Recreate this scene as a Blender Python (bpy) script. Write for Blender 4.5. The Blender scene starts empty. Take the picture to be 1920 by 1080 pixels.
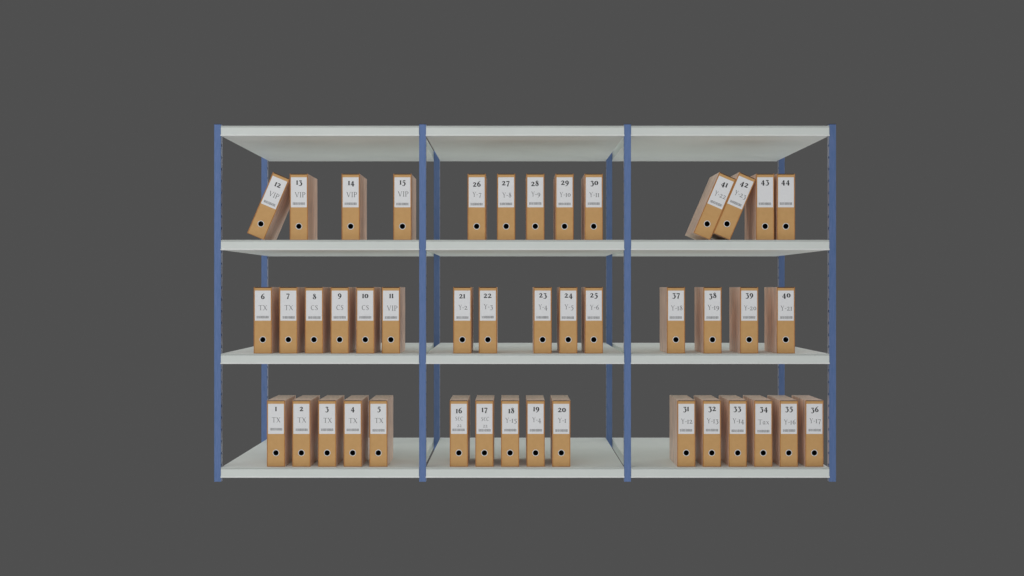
import bpy, bmesh, math, random
from mathutils import Vector, Matrix
random.seed(7)
S = bpy.context.scene
C = S.collection
D = bpy.data

# ------------------------------------------------------------------ materials
def new_mat(name):
    m = D.materials.new(name); m.use_nodes = True
    return m, m.node_tree, m.node_tree.nodes['Principled BSDF']

def grain_mat(name, c1, c2, scale, stretch, rough, spec=.5, metallic=0., bump=0., r_var=.0, detail=4):
    """principled material with a stretched noise grain in object space"""
    m, nt, p = new_mat(name)
    tc = nt.nodes.new('ShaderNodeTexCoord'); mp = nt.nodes.new('ShaderNodeMapping')
    oi = nt.nodes.new('ShaderNodeObjectInfo')
    ad = nt.nodes.new('ShaderNodeVectorMath'); ad.operation = 'ADD'
    ml = nt.nodes.new('ShaderNodeMath'); ml.operation = 'MULTIPLY'; ml.inputs[1].default_value = 17.
    nt.links.new(oi.outputs['Random'], ml.inputs[0])
    nt.links.new(tc.outputs['Object'], ad.inputs[0]); nt.links.new(ml.outputs[0], ad.inputs[1])
    nt.links.new(ad.outputs[0], mp.inputs['Vector'])
    mp.inputs['Scale'].default_value = stretch
    nz = nt.nodes.new('ShaderNodeTexNoise'); nz.inputs['Scale'].default_value = scale
    nz.inputs['Detail'].default_value = detail; nz.inputs['Roughness'].default_value = .6
    nt.links.new(mp.outputs[0], nz.inputs['Vector'])
    cr = nt.nodes.new('ShaderNodeValToRGB')
    cr.color_ramp.elements[0].position = .32; cr.color_ramp.elements[1].position = .68
    cr.color_ramp.elements[0].color = (*c1, 1); cr.color_ramp.elements[1].color = (*c2, 1)
    nt.links.new(nz.outputs['Fac'], cr.inputs[0]); nt.links.new(cr.outputs[0], p.inputs['Base Color'])
    p.inputs['Roughness'].default_value = rough
    p.inputs['Metallic'].default_value = metallic
    p.inputs['Specular IOR Level'].default_value = spec
    if r_var:
        mr = nt.nodes.new('ShaderNodeMapRange'); mr.inputs['To Min'].default_value = rough - r_var
        mr.inputs['To Max'].default_value = rough + r_var
        nt.links.new(nz.outputs['Fac'], mr.inputs['Value']); nt.links.new(mr.outputs[0], p.inputs['Roughness'])
    if bump:
        b = nt.nodes.new('ShaderNodeBump'); b.inputs['Strength'].default_value = bump
        b.inputs['Distance'].default_value = .001
        nt.links.new(nz.outputs['Fac'], b.inputs['Height']); nt.links.new(b.outputs[0], p.inputs['Normal'])
    return m

M_SHELF = grain_mat('shelf_enamel', (.74, .785, .755), (.775, .82, .79), 3, (1, 1, 4), .47, spec=.5, r_var=.03)
M_NOSE = grain_mat('shelf_nosing_painted_shade', (.56, .595, .57), (.60, .635, .605), 3, (1, 1, 4), .45)  # shade of the top fold put into a darker enamel tone
M_LIP = grain_mat('shelf_lip_painted_highlight', (.88, .91, .89), (.92, .94, .92), 3, (1, 1, 4), .3)  # highlight along the lower edge put into a whiter base colour
M_WEB = grain_mat('perforated_web_painted_sheen', (.28, .31, .42), (.33, .36, .47), 60, (5, 5, .3), .34, metallic=.2)  # grazing sheen on the slotted sides put into a paler post colour
M_BLUE = grain_mat('blue_upright_paint', (.085, .175, .39), (.145, .225, .475), 60, (5, 5, .3), .34, spec=.5, metallic=.45, bump=.08)
_p = M_BLUE.node_tree.nodes['Principled BSDF']; _p.inputs['Coat Weight'].default_value = .5; _p.inputs['Coat Roughness'].default_value = .35
M_CAP_SHADE = grain_mat('cap_plastic_and_slot_shade', (.02, .03, .07), (.03, .04, .09), 40, (1, 1, 1), .5)
M_SIDE = grain_mat('binder_cloth_board', (.54, .41, .34), (1.0, .72, .55), 36, (2.4, 1.8, .22), .38, spec=.5, bump=.05, r_var=.08, detail=6)
M_SEAM = grain_mat('dark_seam_edge', (.10, .045, .02), (.14, .06, .03), 60, (1, 1, 1), .7, spec=.2)
M_EDGE = grain_mat('binder_board_edge', (.45, .19, .05), (.54, .24, .07), 60, (1, 1, 1), .55, spec=.3)
M_SPINE = grain_mat('binder_spine_paper', (.635, .368, .143), (.67, .395, .16), 40, (1, 1, 1), .55, spec=.3)
M_LABEL = grain_mat('label_paper', (.85, .86, .875), (.88, .89, .90), 80, (1, 1, 1), .6, spec=.3)
M_INK = grain_mat('black_ink', (.02, .02, .022), (.035, .035, .04), 80, (1, 1, 1), .6, spec=.2)
M_INK2 = grain_mat('grey_ink', (.18, .18, .185), (.21, .21, .215), 80, (1, 1, 1), .6, spec=.2)
M_INK3 = grain_mat('faint_black_ink', (.045, .045, .05), (.07, .07, .075), 80, (1, 1, 1), .6, spec=.2)
M_RING = grain_mat('ring_metal', (.78, .80, .80), (.84, .85, .86), 60, (1, 1, 1), .3, spec=.6)
M_HOLE = grain_mat('hole_painted_shade', (.002, .002, .002), (.004, .003, .003), 60, (1, 1, 1), .9, spec=.0)  # black cup in the finger hole: its inner shade put into the colour

# ------------------------------------------------------------------ mesh helpers
def box(bm, x0, x1, y0, y1, z0, z1, mi=0, skip=()):
    v = [bm.verts.new(p) for p in ((x0,y0,z0),(x1,y0,z0),(x1,y1,z0),(x0,y1,z0),(x0,y0,z1),(x1,y0,z1),(x1,y1,z1),(x0,y1,z1))]
    fs = {'-z': (3,2,1,0), '+z': (4,5,6,7), '-y': (0,1,5,4), '+x': (1,2,6,5), '+y': (2,3,7,6), '-x': (3,0,4,7)}
    out = {}
    for k, f in fs.items():
        if k in skip: continue
        fc = bm.faces.new([v[i] for i in f]); fc.material_index = mi; out[k] = fc
    return out

def mesh(name, bm, mats, bevel=0, seg=2, smooth=False):
    if bevel:
        es = [e for e in bm.edges if len(e.link_faces) == 2 and e.calc_face_angle(0) > .6]
        bmesh.ops.bevel(bm, geom=es, offset=bevel, segments=seg, affect='EDGES', profile=.6, clamp_overlap=True)
    me = D.meshes.new(name); bm.to_mesh(me); bm.free()
    for m in mats: me.materials.append(m)
    if smooth:
        for p in me.polygons: p.use_smooth = True
    return me

def obj(name, me, parent=None, loc=(0,0,0)):
    o = D.objects.new(name, me); C.objects.link(o); o.location = loc
    if parent: o.parent = parent
    return o

def empty(name, loc, label, cat, group=None):
    o = D.objects.new(name, None); C.objects.link(o); o.location = loc; o.empty_display_size = .05
    o['label'] = label; o['category'] = cat
    if group: o['group'] = group
    return o

# ------------------------------------------------------------------ measured frame of the picture
F = 2400.0          # focal length in pixels of a 1920 wide frame
CAM_Y = -6.243
Z0 = .9447          # camera height above the feet of the rack
def px2x(px, y): return (px - 960) / F * (y - CAM_Y)

# ------------------------------------------------------------------ shelving rack
POSTW, POSTD = .0337, .035
POSTH = .9447 + .7975
X_POST = [-1.4362 + 1.00 * i for i in range(4)]
Y_REAR = 1.176
rack = empty('shelving_unit', (0, 0, 0),
             'long three-bay steel shelving rack with four pale grey shelf levels and blue uprights', 'shelving')

def post_mesh(inner):
    """square tube; `inner` = the signs of the x sides that carry the row of slots"""
    bm = bmesh.new()
    w, d, h = POSTW/2, POSTD, POSTH
    t = .0022
    zs = []
    z = (.696 + Z0) % .0578
    holes = []
    while z < h - .01:
        holes.append(z); z += .0578
    def side(sx):
        x = sx*w
        ys = [0.0012, .0055, .0190, d-.0012]
        prev = 0.
        def quad(y0, y1, z0, z1, xx=x):
            q = [bm.verts.new(p) for p in ((xx,y0,z0),(xx,y1,z0),(xx,y1,z1),(xx,y0,z1))]
            if sx < 0: q.reverse()
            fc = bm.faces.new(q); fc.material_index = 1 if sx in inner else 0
            return fc
        if sx not in inner:
            quad(ys[0], ys[3], 0, h); return
        quad(ys[0], ys[1], 0, h); quad(ys[2], ys[3], 0, h)
        for hz in holes:
            quad(ys[1], ys[2], prev, hz-.0062); prev = hz+.0062
            xi = x - sx*t                                   # slot reveals
            for (a, b) in (((ys[1],hz-.0062),(ys[2],hz-.0062)), ((ys[2],hz-.0062),(ys[2],hz+.0062)),
                           ((ys[2],hz+.0062),(ys[1],hz+.0062)), ((ys[1],hz+.0062),(ys[1],hz-.0062))):
                bm.faces.new([bm.verts.new(p) for p in ((x,*a),(x,*b),(xi,*b),(xi,*a))])
        quad(ys[1], ys[2], prev, h)
        quad(ys[1]-.002, ys[2]+.002, .002, h-.002, x-sx*(t+.004)).material_index = 2  # added dark plate behind the slots, painting in the shade inside the tube
    side(-1); side(1)
    c = .0012
    def strip(pts):
        for (a, b) in zip(pts, pts[1:]):
            bm.faces.new([bm.verts.new(p) for p in ((*a,0),(*b,0),(*b,h),(*a,h))])
    strip([(-w,c),(-w+c,0),(w-c,0),(w,c)])
    strip([(w,d-c),(w-c,d),(-w+c,d),(-w,d-c)])
    for zz in (0, h):
        bm.faces.new([bm.verts.new((x,y,zz)) for x, y in ((-w,c),(-w+c,0),(w-c,0),(w,c),(w,d-c),(w-c,d),(-w+c,d),(-w,d-c))])
    return mesh('upright', bm, [M_BLUE, M_WEB, M_CAP_SHADE])

def cap_mesh():
    bm = bmesh.new(); box(bm, -POSTW/2-.0003, POSTW/2+.0003, -.0003, POSTD+.0003, 0, .0032)
    return mesh('end_cap', bm, [M_CAP_SHADE], .0006, 1)

pm = {(1,): post_mesh((1,)), (-1,): post_mesh((-1,)), (1,-1): post_mesh((1,-1))}
cm = cap_mesh()
for i, x in enumerate(X_POST):
    key = (1,) if i == 0 else (-1,) if i == 3 else (1,-1)
    for y in (0, Y_REAR):
        u = obj('upright', pm[key], rack, (x, y, 0))
        obj('end_cap', cm, u, (0, 0, POSTH))

SH_B = [.0198, .5744, 1.1295, 1.6856]      # undersides of the shelves
SH_T = .0497
SH_Y0, SH_Y1 = -.006, 1.245
SW = 1.00 - POSTW - .001
# deck: a folded sheet box; the front shows a thin top fold, a flat face and a rolled lower lip
def shelf_mesh():
    """folded steel pan: flat face below, a shallow groove, and the top sheet's nosing leaning over it"""
    bm = bmesh.new(); w = SW/2; T = SH_T; f = SH_Y0
    front = [(f+.0015, .004), (f+.0015, T-.0090), (f+.0024, T-.0082), (f+.0044, T-.0074), (f+.0030, T-.0050),
             (f+.0012, T-.0016), (f+.0014, T-.0005), (f+.0026, T)]
    mid = (SH_Y0+SH_Y1)/2
    prof = front + [(2*mid-y, z) for y, z in reversed(front)]
    for sx in (-1, 1):
        v = [bm.verts.new((sx*w, y, z)) for y, z in prof]
        h = len(front)
        for i in range(h-1):                       # side walls in strips so that the outline stays planar
            q = (v[i], v[i+1], v[-2-i], v[-1-i])
            bm.faces.new(q if sx < 0 else tuple(reversed(q)))
    n = len(prof)
    for i in range(n):
        (y0, z0), (y1, z1) = prof[i], prof[(i+1) % n]
        bm.faces.new([bm.verts.new(p) for p in ((-w,y0,z0),(w,y0,z0),(w,y1,z1),(-w,y1,z1))])
    bmesh.ops.remove_doubles(bm, verts=bm.verts, dist=1e-6)
    bmesh.ops.recalc_face_normals(bm, faces=bm.faces)
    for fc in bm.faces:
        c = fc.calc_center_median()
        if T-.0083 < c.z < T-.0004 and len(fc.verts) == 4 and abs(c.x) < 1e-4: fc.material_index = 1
    return mesh('shelf', bm, [M_SHELF, M_NOSE])
def lip_mesh(front):
    """rounded strip rolled under the lower edge of the front or back face"""
    bm = bmesh.new(); w = SW/2 + .0016
    n = 8; r = .0032
    y0 = SH_Y0+.0015 if front else SH_Y1-.0015
    s = -1 if front else 1
    prof = [(y0 - s*.012, .0005), (y0 - s*.012, 0)]
    for k in range(n+1):
        a = -math.pi/2 + math.pi*k/n*1.0
        prof.append((y0 + s*(math.cos(a)*r*.85), r + math.sin(a)*r))
    prof.append((y0 - s*.001, 2*r+.0001))
    for (a, b) in zip(prof, prof[1:]):
        f = bm.faces.new([bm.verts.new(p) for p in ((-w,*a),(w,*a),(w,*b),(-w,*b))])
    for sx in (-1, 1):
        bm.faces.new([bm.verts.new((sx*w, *p)) for p in prof])
    bmesh.ops.remove_doubles(bm, verts=bm.verts, dist=1e-6)
    bmesh.ops.recalc_face_normals(bm, faces=bm.faces)
    return mesh('shelf_lip', bm, [M_LIP], smooth=False)
def under_mesh():
    bm = bmesh.new(); w = SW/2
    box(bm, -w, w, SH_Y0+.0125, SH_Y1-.0125, .0006, .0045)
    return mesh('underside_pan', bm, [M_SHELF], .0008, 1)
sm, lf, lb, um = shelf_mesh(), lip_mesh(True), lip_mesh(False), under_mesh()
for zb in SH_B:
    for i in range(3):
        x = (X_POST[i] + X_POST[i+1]) / 2
        s = obj('shelf', sm, rack, (x, 0, zb))
        obj('front_lip', lf, s); obj('rear_lip', lb, s); obj('underside_pan', um, s)

# ------------------------------------------------------------------ lettering (drawn strokes: x, y, width; figure x-height = 1)
def rot9(st): return [[(.88-x, 1-y, w) for x, y, w in s] for s in st]
G = {}
G['0'] = (.88, [[(.44+.32*math.sin(a), .5+.43*math.cos(a), .09+.17*abs(math.sin(a))) for a in [2*math.pi*k/16 for k in range(17)]]])
G['1'] = (.42, [[(.21,.98,.25),(.21,.5,.23),(.21,.02,.25)], [(.02,.93,.07),(.21,.97,.09),(.40,.97,.07)], [(0,.03,.07),(.42,.03,.07)]])
G['2'] = (.86, [[(.08,.70,.13),(.2,.9,.12),(.42,.95,.14),(.64,.76,.23),(.5,.46,.17),(.12,.09,.10)], [(.05,.08,.17),(.5,.08,.17),(.82,.1,.17)], [(.82,.0,.06),(.85,.22,.05)]])
s6 = [[(.80,1.30,.06),(.45,1.1,.14),(.17,.62,.25),(.24,.18,.2),(.48,.03,.10),(.73,.28,.24),(.66,.6,.17),(.46,.73,.08),(.22,.58,.06)]]
G['3'] = (.84, [[(.12,.92,.17),(.74,.92,.17)], [(.74,.90,.07),(.36,.55,.07)], [(.36,.55,.08),(.62,.46,.2),(.70,.16,.26),(.56,-.15,.18),(.34,-.27,.10),(.08,-.16,.15)]])
G['4'] = (.94, [[(.58,.96,.10),(.06,.12,.08)], [(.04,.10,.13),(.93,.10,.13)], [(.60,.98,.2),(.60,.3,.25),(.60,-.28,.26)], [(.42,-.27,.07),(.80,-.27,.07)]])
G['5'] = (.84, [[(.22,.92,.16),(.78,.95,.18)], [(.24,.9,.08),(.18,.54,.08)], [(.18,.54,.08),(.52,.52,.17),(.70,.2,.26),(.56,-.14,.17),(.34,-.27,.10),(.07,-.18,.15)]])
G['6'] = (.88, s6)
G['7'] = (.84, [[(.06,.91,.18),(.80,.91,.18)], [(.78,.88,.09),(.52,.35,.17),(.36,-.28,.25)]])
G['8'] = (.84, [[(.62,1.1,.12),(.42,1.26,.09),(.21,1.06,.18),(.40,.76,.25),(.67,.42,.25),(.62,.12,.15),(.42,.03,.09),(.15,.2,.19),(.2,.48,.11),(.44,.68,.07),(.62,.9,.09),(.62,1.1,.12)]])
G['9'] = (.88, rot9(s6))
def serif(x, y, h=.13, w=.07): return [(x-h, y, w), (x+h, y, w)]
G['T'] = (1.0, [[(.03,1.2,.06),(.05,1.27,.09),(.95,1.27,.09),(.97,1.2,.06)], [(.5,1.27,.2),(.5,.02,.2)], serif(.5,.03,.17)])
G['X'] = (1.02, [[(.12,1.3,.2),(.90,.0,.22)], [(.86,1.3,.09),(.12,0,.09)], serif(.12,1.27), serif(.88,1.27), serif(.12,.03), serif(.9,.03)])
G['V'] = (1.02, [[(.1,1.3,.2),(.52,.02,.18)], [(.52,.02,.09),(.92,1.3,.09)], serif(.1,1.27), serif(.9,1.27)])
G['I'] = (.36, [[(.18,1.28,.2),(.18,.02,.2)], serif(.18,1.27,.16), serif(.18,.03,.16)])
G['P'] = (.80, [[(.2,1.28,.2),(.2,.02,.2)], serif(.2,.03,.16), [(.05,1.26,.07),(.45,1.27,.09),(.70,1.12,.18),(.70,.82,.18),(.48,.62,.09),(.2,.62,.07)]])
G['C'] = (.92, [[(.90,1.08,.16),(.78,1.25,.12),(.52,1.28,.09),(.2,1.05,.17),(.1,.62,.22),(.22,.2,.19),(.55,.02,.12),(.88,.2,.07)]])
G['S'] = (.76, [[(.70,1.04,.15),(.58,1.24,.11),(.38,1.27,.09),(.15,1.02,.17),(.36,.72,.22),(.63,.4,.22),(.55,.1,.15),(.32,.02,.09),(.06,.18,.15)]])
G['E'] = (.72, [[(.68,1.12,.12),(.45,1.27,.09),(.15,.95,.19),(.12,.45,.21),(.32,.05,.13),(.68,.14,.07)], [(.12,.68,.07),(.5,.72,.09)]])
G['Y'] = (.96, [[(.1,1.3,.19),(.46,.6,.17)], [(.84,1.3,.09),(.46,.6,.09)], [(.46,.64,.19),(.46,.02,.19)], serif(.1,1.27), serif(.84,1.27,.1), serif(.46,.03,.16)])
G['-'] = (.40, [[(-.03,.52,.13),(.43,.52,.13)]])
G['a'] = (.80, [[(.60,.72,.09),(.38,.86,.09),(.13,.5,.18),(.22,.12,.16),(.42,.06,.09),(.60,.36,.07)], [(.63,.88,.14),(.61,.18,.17),(.78,.04,.08)]])
G['x'] = (.82, [[(.1,.88,.17),(.74,.02,.18)], [(.7,.88,.08),(.1,.02,.08)]])

def catmull(p, n=5):
    if len(p) < 3: return p
    out = []
    q = [p[0]] + list(p) + [p[-1]]
    if p[0] == p[-1]: q[0] = p[-2]; q[-1] = p[1]
    for i in range(1, len(q)-2):
        a, b, c, d = q[i-1:i+3]
        for k in range(n):
            t = k/n
            out.append(tuple(.5*((2*b[j]) + (-a[j]+c[j])*t + (2*a[j]-5*b[j]+4*c[j]-d[j])*t*t + (-a[j]+3*b[j]-3*c[j]+d[j])*t**3) for j in range(3)))
    out.append(p[-1])
    return out

def text_mesh(name, lines, mat, weight, thin):
    """lines: (string, x-height m, width m or None, centre x, bbox-centre z)  drawn in the xz plane facing -y"""
    bm = bmesh.new()
    layer = 0
    for (s, xh, width, cx, cz) in lines:
        polys = []; pen = 0; gap = .17
        for ch in s:
            adv, strokes = G[ch]
            for st in strokes:
                pts = catmull(st)
                L, R = [], []
                for i, (x, y, w) in enumerate(pts):
                    a = pts[max(i-1, 0)]; b = pts[min(i+1, len(pts)-1)]
                    if st[0] == st[-1] and i in (0, len(pts)-1): a, b = pts[-2], pts[1]
                    dx, dy = b[0]-a[0], b[1]-a[1]; l = math.hypot(dx, dy) or 1
                    hw = max(w*weight, thin)/2
                    L.append((pen+x-dy/l*hw, y+dx/l*hw)); R.append((pen+x+dy/l*hw, y-dx/l*hw))
                polys.append((L, R))
            pen += adv + gap
        xs = [p[0] for l, r in polys for p in l+r]; ys = [p[1] for l, r in polys for p in l+r]
        x0, x1, y0, y1 = min(xs), max(xs), min(ys), max(ys)
        sx = xh if width is None else width/(x1-x0)
        for L, R in polys:
            layer += 1
            yy = -.00012 - layer*.000012
            vl = [bm.verts.new((cx+(x-(x0+x1)/2)*sx, yy, cz+(y-(y0+y1)/2)*xh)) for x, y in L]
            vr = [bm.verts.new((cx+(x-(x0+x1)/2)*sx, yy, cz+(y-(y0+y1)/2)*xh)) for x, y in R]
            for i in range(len(vl)-1):
                bm.faces.new((vl[i], vr[i], vr[i+1], vl[i+1]))
    return mesh(name, bm, [mat])

# ------------------------------------------------------------------ binders
BW, BH, BD = .0888, .3245, .309
BY = .025                      # front of the binders behind the post plane
SB = F / (BY - CAM_Y)          # pixels per metre on that plane
RZ = .0674                     # finger ring height
BT = .0040                     # board thickness
INS = .0016                    # spine panel set back behind the board edges

def body_mesh():
    bm = bmesh.new(); w = BW/2; t = BT
    # outer shell as a ring of boards, open at the front, closed at the back
    box(bm, -w, -w+t, 0, BD, 0, BH)
    box(bm, w-t, w, 0, BD, 0, BH)
    box(bm, -w+t, w-t, .0006, BD, BH-.0030, BH-.0002)
    box(bm, -w+t, w-t, .0006, BD, .0002, .0030)
    box(bm, -w+t, w-t, BD-t, BD-.0004, .003, BH-.003)
    bm.normal_update()
    es = [e for e in bm.edges if abs(e.verts[0].co.x) > w-1e-5 and abs(e.verts[1].co.x) > w-1e-5]
    bmesh.ops.bevel(bm, geom=es, offset=.0011, segments=2, affect='EDGES', profile=.5)
    bm.normal_update()
    for f in bm.faces:
        c = f.calc_center_median()
        if c.y < .0022: f.material_index = 2 if (c.z > BH-.01 and abs(c.x) < w-t) else 1
    me = mesh('binder_case', bm, [M_SIDE, M_EDGE, M_SEAM])
    return me

def spine_mesh():
    """front panel with a round finger hole"""
    bm = bmesh.new(); w = BW/2-BT-.0001; z0, z1 = .0031, BH-.0030-.0010; y = INS; th = .002
    r = .0150; q = .024; n = 32
    pts = []
    for k in range(n):
        a = 2*math.pi*(k+.5)/n; c, s = math.cos(a), math.sin(a)
        m = max(abs(c), abs(s))
        pts.append(((c*r, RZ+s*r), (c/m*q, RZ+s/m*q)))
    for k in range(n):
        (a0, b0), (a1, b1) = pts[k], pts[(k+1) % n]
        bm.faces.new([bm.verts.new((p[0], y, p[1])) for p in (a0, a1, b1, b0)])
        bm.faces.new([bm.verts.new(p) for p in ((a0[0],y,a0[1]),(a0[0],y+th,a0[1]),(a1[0],y+th,a1[1]),(a1[0],y,a1[1]))])
    # corners missed by the square projection
    def rect(x0, x1, a, b): bm.faces.new([bm.verts.new(p) for p in ((x0,y,a),(x1,y,a),(x1,y,b),(x0,y,b))])
    for sx in (-1, 1):
        for sz in (-1, 1):
            kx = [p[1] for p in pts if p[1][0]*sx > q-1e-6]; kz = [p[1] for p in pts if (p[1][1]-RZ)*sz > q-1e-6]
            ax = max(kx, key=lambda p: (p[1]-RZ)*sz); bx = max(kz, key=lambda p: p[0]*sx)
            bm.faces.new([bm.verts.new((p[0], y, p[1])) for p in (ax, (q*sx, RZ+q*sz), bx)])
    rect(-w, -q, RZ-q, RZ+q); rect(q, w, RZ-q, RZ+q); rect(-w, w, z0, RZ-q); rect(-w, w, RZ+q, z1)
    for (a, b) in (((-w,z0),(-w,z1)), ((-w,z1),(w,z1)), ((w,z1),(w,z0)), ((w,z0),(-w,z0))):
        bm.faces.new([bm.verts.new(p) for p in ((a[0],y,a[1]),(b[0],y,b[1]),(b[0],y+th,b[1]),(a[0],y+th,a[1]))])
    bmesh.ops.remove_doubles(bm, verts=bm.verts, dist=1e-6)
    bmesh.ops.recalc_face_normals(bm, faces=bm.faces)
    return mesh('spine_panel', bm, [M_SPINE])

def lathe(name, prof, mat, n=32, smooth=True):
    """prof: (radius, y) turned about the ring axis (y)"""
    bm = bmesh.new(); rings = []
    for r, y in prof:
        rings.append([bm.verts.new((r*math.cos(2*math.pi*k/n), y, r*math.sin(2*math.pi*k/n))) for k in range(n)] if r > 0 else [bm.verts.new((0, y, 0))])
    for a, b in zip(rings, rings[1:]):
        for k in range(n):
            k2 = (k+1) % n
            if len(a) == 1: bm.faces.new((a[0], b[k], b[k2]))
            elif len(b) == 1: bm.faces.new((a[k], b[0], a[k2]))
            else: bm.faces.new((a[k], b[k], b[k2], a[k2]))
    bmesh.ops.recalc_face_normals(bm, faces=bm.faces)
    return mesh(name, bm, [mat], smooth=smooth)

def label_mesh():
    bm = bmesh.new(); w = .0389
    box(bm, -w, w, INS-.0007, INS-.0001, .1603, .3076)
    return mesh('label_card', bm, [M_LABEL])

def barcode_mesh(seed):
    rnd = random.Random(seed); bm = bmesh.new(); x = -.030
    while x < .0295:
        w = rnd.choice((.0006, .0009, .0009, .0016))
        q = [bm.verts.new(p) for p in ((x,-.00012,-.0061),(x+w,-.00012,-.0061),(x+w,-.00012,.0061),(x,-.00012,.0061))]
        bm.faces.new(q); x += w + rnd.choice((.0006, .0009, .0012))
    return mesh('barcode', bm, [M_INK2])

me_body, me_spine, me_label = body_mesh(), spine_mesh(), label_mesh()
me_ring = lathe('finger_ring', [(.0131, INS+.004), (.0131, INS-.0008), (.0138, INS-.0016), (.0157, INS-.0016), (.0164, INS-.0006), (.0164, INS-.00005)], M_RING)
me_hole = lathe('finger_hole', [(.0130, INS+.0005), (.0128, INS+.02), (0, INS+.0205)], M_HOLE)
me_bar = [barcode_mesh(i) for i in range(4)]
BODY_JIT = random.Random(3)

# id: (row, zoom scale, bay origin x, ring (x, y), number xy, code text, code xy, code2 text, xy, barcode xy); numbers are
# positions read off the photograph, turned here into millimetres relative to the finger ring of each binder
bot, mid, top = 4.1545, 4.3636, 4.0
T = [
 (1,'bot',390,(529,787),(529,445),'TX',(530,530),(531,603)), (2,'bot',390,(727,787),(728,445),'TX',(730,531),(730,607)),
 (3,'bot',390,(928,787),(927,450),'TX',(931,534),(928,607)), (4,'bot',390,(1127,787),(1127,451),'TX',(1129,536),(1128,608)),
 (5,'bot',390,(1327,787),(1332,449),'TX',(1331,535),(1328,611)),
 (6,'mid',390,(448,772),(448,418),'TX',(448,511),(448,588)), (7,'mid',390,(657,772),(654,418),'TX',(660,511),(660,590)),
 (8,'mid',390,(867,772),(871,419),'CS',(870,510),(871,591)), (9,'mid',390,(1077,772),(1077,417),'CS',(1079,509),(1077,590)),
 (10,'mid',390,(1287,772),(1287,415),'CS',(1287,510),(1286,590)), (11,'mid',390,(1496,772),(1500,415),'VIP',(1506,514),(1497,591)),
 (12,'top',390,(396,801),None,'VIP',None,None), (13,'top',390,(681,818),(684,495),'VIP',(690,581),(681,648)),
 (14,'top',390,(1070,818),(1074,498),'VIP',(1077,580),(1070,649)), (15,'top',390,(1458,818),(1460,494),'VIP',(1463,575),(1457,651)),
 (16,'bot',780,(334,787),(335,457),'SEC',(336,520),(332,608)), (17,'bot',780,(533,787),(534,457),'SEC',(538,523),(535,611)),
 (18,'bot',780,(733,787),(743,457),'Y-15',(740,537),(735,610)), (19,'bot',780,(932,787),(937,451),'Y-4',(940,532),(934,611)),
 (20,'bot',780,(1132,787),(1137,453),'Y-1',(1138,533),(1134,613)),
 (21,'mid',780,(379,772),(377,417),'Y-2',(384,507),(379,591)), (22,'mid',780,(588,772),(586,413),'Y-3',(592,506),(588,588)),
 (23,'mid',780,(1036,772),(1039,415),'Y-4',(1039,508),(1034,590)), (24,'mid',780,(1246,772),(1248,416),'Y-5',(1252,508),(1243,592)),
 (25,'mid',780,(1455,772),(1456,414),'Y-6',(1460,507),(1453,592)),
 (26,'top',780,(455,818),(456,500),'Y-7',(457,582),(455,652)), (27,'top',780,(676,818),(673,499),'Y-8',(681,583),(675,650)),
 (28,'top',780,(895,818),(892,496),'Y-9',(898,580),(895,647)), (29,'top',780,(1114,818),(1117,496),'Y-10',(1118,579),(1115,650)),
 (30,'top',780,(1333,818),(1338,498),'Y-11',(1337,580),(1334,648)),
 (31,'bot',1160,(527,787),(525,450),'Y-12',(531,540),(525,611)), (32,'bot',1160,(726,787),(729,449),'Y-13',(732,541),(728,610)),
 (33,'bot',1160,(928,787),(925,449),'Y-14',(933,541),(926,615)), (34,'bot',1160,(1127,787),(1131,452),'Tax',(1129,547),(1128,618)),
 (35,'bot',1160,(1326,787),(1328,449),'Y-16',(1333,546),(1328,613)), (36,'bot',1160,(1525,787),(1528,452),'Y-17',(1531,540),(1528,610)),
 (37,'mid',1160,(469,772),(470,415),'Y-18',(475,512),(467,591)), (38,'mid',1160,(768,772),(770,415),'Y-19',(775,512),(768,591)),
 (39,'mid',1160,(1068,772),(1070,415),'Y-20',(1076,512),(1068,590)), (40,'mid',1160,(1368,772),(1373,416),'Y-21',(1372,514),(1373,591)),
 (41,'top',1160,(665,801),None,'Y-22',None,None), (42,'top',1160,(813,801),None,'Y-23',None,None),
 (43,'top',1160,(1099,818),(1098,492),None,None,(1097,649)), (44,'top',1160,(1255,818),(1252,492),None,None,(1255,648)),
]
SC = {'bot': bot, 'mid': mid, 'top': top}
ZT = {'bot': SH_B[0]+SH_T, 'mid': SH_B[1]+SH_T, 'top': SH_B[2]+SH_T}
CODE_W = {'TX': 16, 'CS': 12.8, 'VIP': 19.5, 'Tax': 20.5, 'SEC': 14.8}
where = {'bot': 'bottom shelf', 'mid': 'third shelf down', 'top': 'second shelf down'}
bayname = {390: 'left bay', 780: 'middle bay', 1160: 'right bay'}

def note(n, row, bay, code):
    reads = f'{n} {code}' if code else f'only {n}'
    if code == 'SEC': reads = f'{n} SEC 22'
    if n == 12: return 'tan binder labelled 12 VIP, leaning right against binder 13 in the left bay'
    if n == 41: return 'tan binder labelled 41 Y-22, leaning right onto the leaning binder 42, right bay'
    if n == 42: return 'tan binder labelled 42 Y-23, leaning between leaning binder 41 and upright binder 43'
    if n == 43: return 'upright tan binder labelled only 43, with binder 42 leaning on it, right bay'
    if n == 44: return 'upright tan binder labelled only 44, last on the right of the top row'
    return f'upright tan binder labelled {reads}, on the {where[row]} of the {bayname[bay]}'

ringx = {t[0]: (t[2] + t[3][0]/SC[t[1]] - 960)/SB for t in T}
def tilt_for(n, left_edge):
    """lean angle that brings the top right corner onto the neighbour's side"""
    a = math.radians(22.4)
    for _ in range(30):
        brx = ringx[n] - (-BW/2*math.cos(a) + RZ*math.sin(a))
        a = math.asin((left_edge - .0004 - brx)/BH)
    return a, ringx[n] - (-BW/2*math.cos(a) + RZ*math.sin(a))

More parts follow.
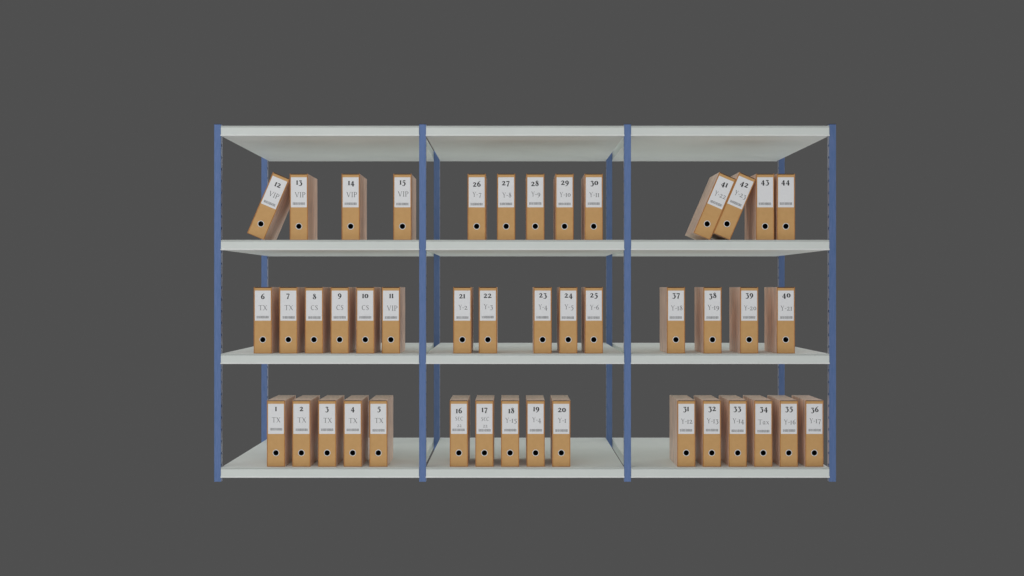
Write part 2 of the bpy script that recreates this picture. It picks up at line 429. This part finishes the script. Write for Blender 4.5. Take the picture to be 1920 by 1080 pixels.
me_cache = {}
for (n, row, bay, ring, num, code, cxy, bxy) in T:
    sc = SC[row]
    tilted = n in (12, 41, 42)
    zt = ZT[row] + .0003
    b = empty('binder', (0, 0, 0), note(n, row, bay, code), 'binder', 'numbered file binders on the shelves')
    if tilted:
        if n == 12: ang, brx = tilt_for(12, ringx[13]-BW/2)
        else:
            ang, br42 = tilt_for(42, ringx[43]-BW/2)
            brx = br42 if n == 42 else br42 - (BW+.0006)/math.cos(ang)
        # the binder turns about its lower right edge
        b.rotation_euler = (0, ang, 0)
        b.location = (brx - BW/2*math.cos(ang), BY, zt + BW/2*math.sin(ang))
        num, cxy, bxy = (4, -318), (6, -238), (0, -168)
        rel = lambda p: (p[0]/4/SB, RZ - p[1]/4/SB)
    else:
        b.location = (ringx[n], BY, zt)
        rel = lambda p: ((p[0]-ring[0])/sc/SB, RZ - (p[1]-ring[1])/sc/SB)
    obj('case', me_body, b); obj('spine', me_spine, b)
    card = obj('label_card', me_label, b)
    yl = INS-.0007
    x, z = rel(num)
    obj('printed_number', text_mesh('number', [(str(n), .0200, None, x, z)], M_INK, 1.28, .10), card, (0, yl, 0))
    if code:
        x, z = rel(cxy)
        if code == 'SEC':
            lines = [('SEC', .0145, .0387, x, z), ('22', .0125, .0215, x+.0012, z-.0352)]
        else:
            wpx = CODE_W.get(code) or {3: 16.4, 4: 21.2}[len(code)]
            if code == 'Y-1': wpx = 15
            if code in ('Y-10', 'Y-11'): wpx = 20.5 if code == 'Y-10' else 18.5
            if code in ('Y-20', 'Y-22', 'Y-23'): wpx = 22.5
            lines = [(code, .0180 if code != 'VIP' else .0190, wpx/SB, x, z)]
        obj('printed_code', text_mesh('code', lines, M_INK3, .62, .062), card, (0, yl, 0))
    x, z = rel(bxy)
    obj('barcode', me_bar[n % 4], card, (x, yl, z))
    rg = obj('finger_ring', me_ring, b, (0, 0, RZ))
    obj('finger_hole', me_hole, rg)

# ------------------------------------------------------------------ plain grey world and added fill lamps
W = D.worlds.new('World'); S.world = W; W.use_nodes = True
bg = W.node_tree.nodes['Background']
bg.inputs['Color'].default_value = (.0785, .0785, .0785, 1); bg.inputs['Strength'].default_value = 1.0

def area(name, loc, target, sx, sy, power, color=(1, 1, 1)):
    l = D.lights.new(name, 'AREA'); l.shape = 'RECTANGLE'; l.size = sx; l.size_y = sy; l.energy = power; l.color = color
    o = D.objects.new(name, l); C.objects.link(o); o.location = loc
    o.rotation_euler = (Vector(target)-Vector(loc)).to_track_quat('-Z', 'Y').to_euler()
    return o
def env_fill(name, loc, face, sx, sy, radiance, color=(1, 1, 1)):
    l = area(name, loc, Vector(loc)+Vector(face), sx, sy, radiance*math.pi*sx*sy, color); return l
# unseen lamps added all round the rack, standing in for even ambient light
env_fill('env_fill_front', (-.7, -9.5, Z0), (0, 1, 0), 9, 7, 0.6)
env_fill('env_fill_front_low', (0, -4.2, Z0-4.2), (0, 1, .9), 9, 3.5, 1.05)
env_fill('env_fill_front_high', (-2.2, -4.2, Z0+4.2), (.25, 1, -.9), 9, 3.5, 1.6)
env_fill('env_fill_front_left', (-6.5, -6.5, Z0), (.9, 1, 0), 4, 6, 0.8)
env_fill('env_fill_front_right', (6.5, -6.5, Z0), (-.9, 1, 0), 4, 6, 0.5)
env_fill('env_fill_left', (-7.0, -.5, Z0), (1, 0, 0), 9, 13, 0.1)
env_fill('env_fill_right', (7.0, -.5, Z0), (-1, 0, 0), 9, 13, 0.15)
env_fill('env_fill_top', (0, 1.0, Z0+5), (0, 0, -1), 13, 9, 0.1)
env_fill('env_fill_bottom', (0, 1.0, Z0-5), (0, 0, 1), 13, 9, 0.1)
env_fill('env_fill_back_left', (-13.5, 12.0, Z0), (1, -1, 0), 6, 16, 2.1)
env_fill('env_fill_back_right', (13.5, 12.0, Z0), (-1, -1, 0), 6, 16, 5.2)
env_fill('env_fill_back_top', (0, 13.0, Z0+9.4), (0, -1, -.65), 22, 7, 1.6)
env_fill('env_fill_back_bottom', (0, 13.0, Z0-9.4), (0, -1, .65), 22, 7, 0.92)

cam = D.cameras.new('camera'); co = D.objects.new('camera', cam); C.objects.link(co)
co.location = (0, CAM_Y, Z0); co.rotation_euler = (math.pi/2, 0, 0)
cam.sensor_width = 36; cam.lens = F/1920*36; cam.clip_end = 200
S.camera = co
S.view_settings.view_transform = 'Standard'; S.view_settings.look = 'None'
S.view_settings.exposure = 0; S.view_settings.gamma = 1; S.view_settings.use_curve_mapping = False
S.render.engine = 'CYCLES'
S.cycles.use_denoising = True
S.cycles.max_bounces = 12; S.cycles.diffuse_bounces = 8; S.cycles.glossy_bounces = 6
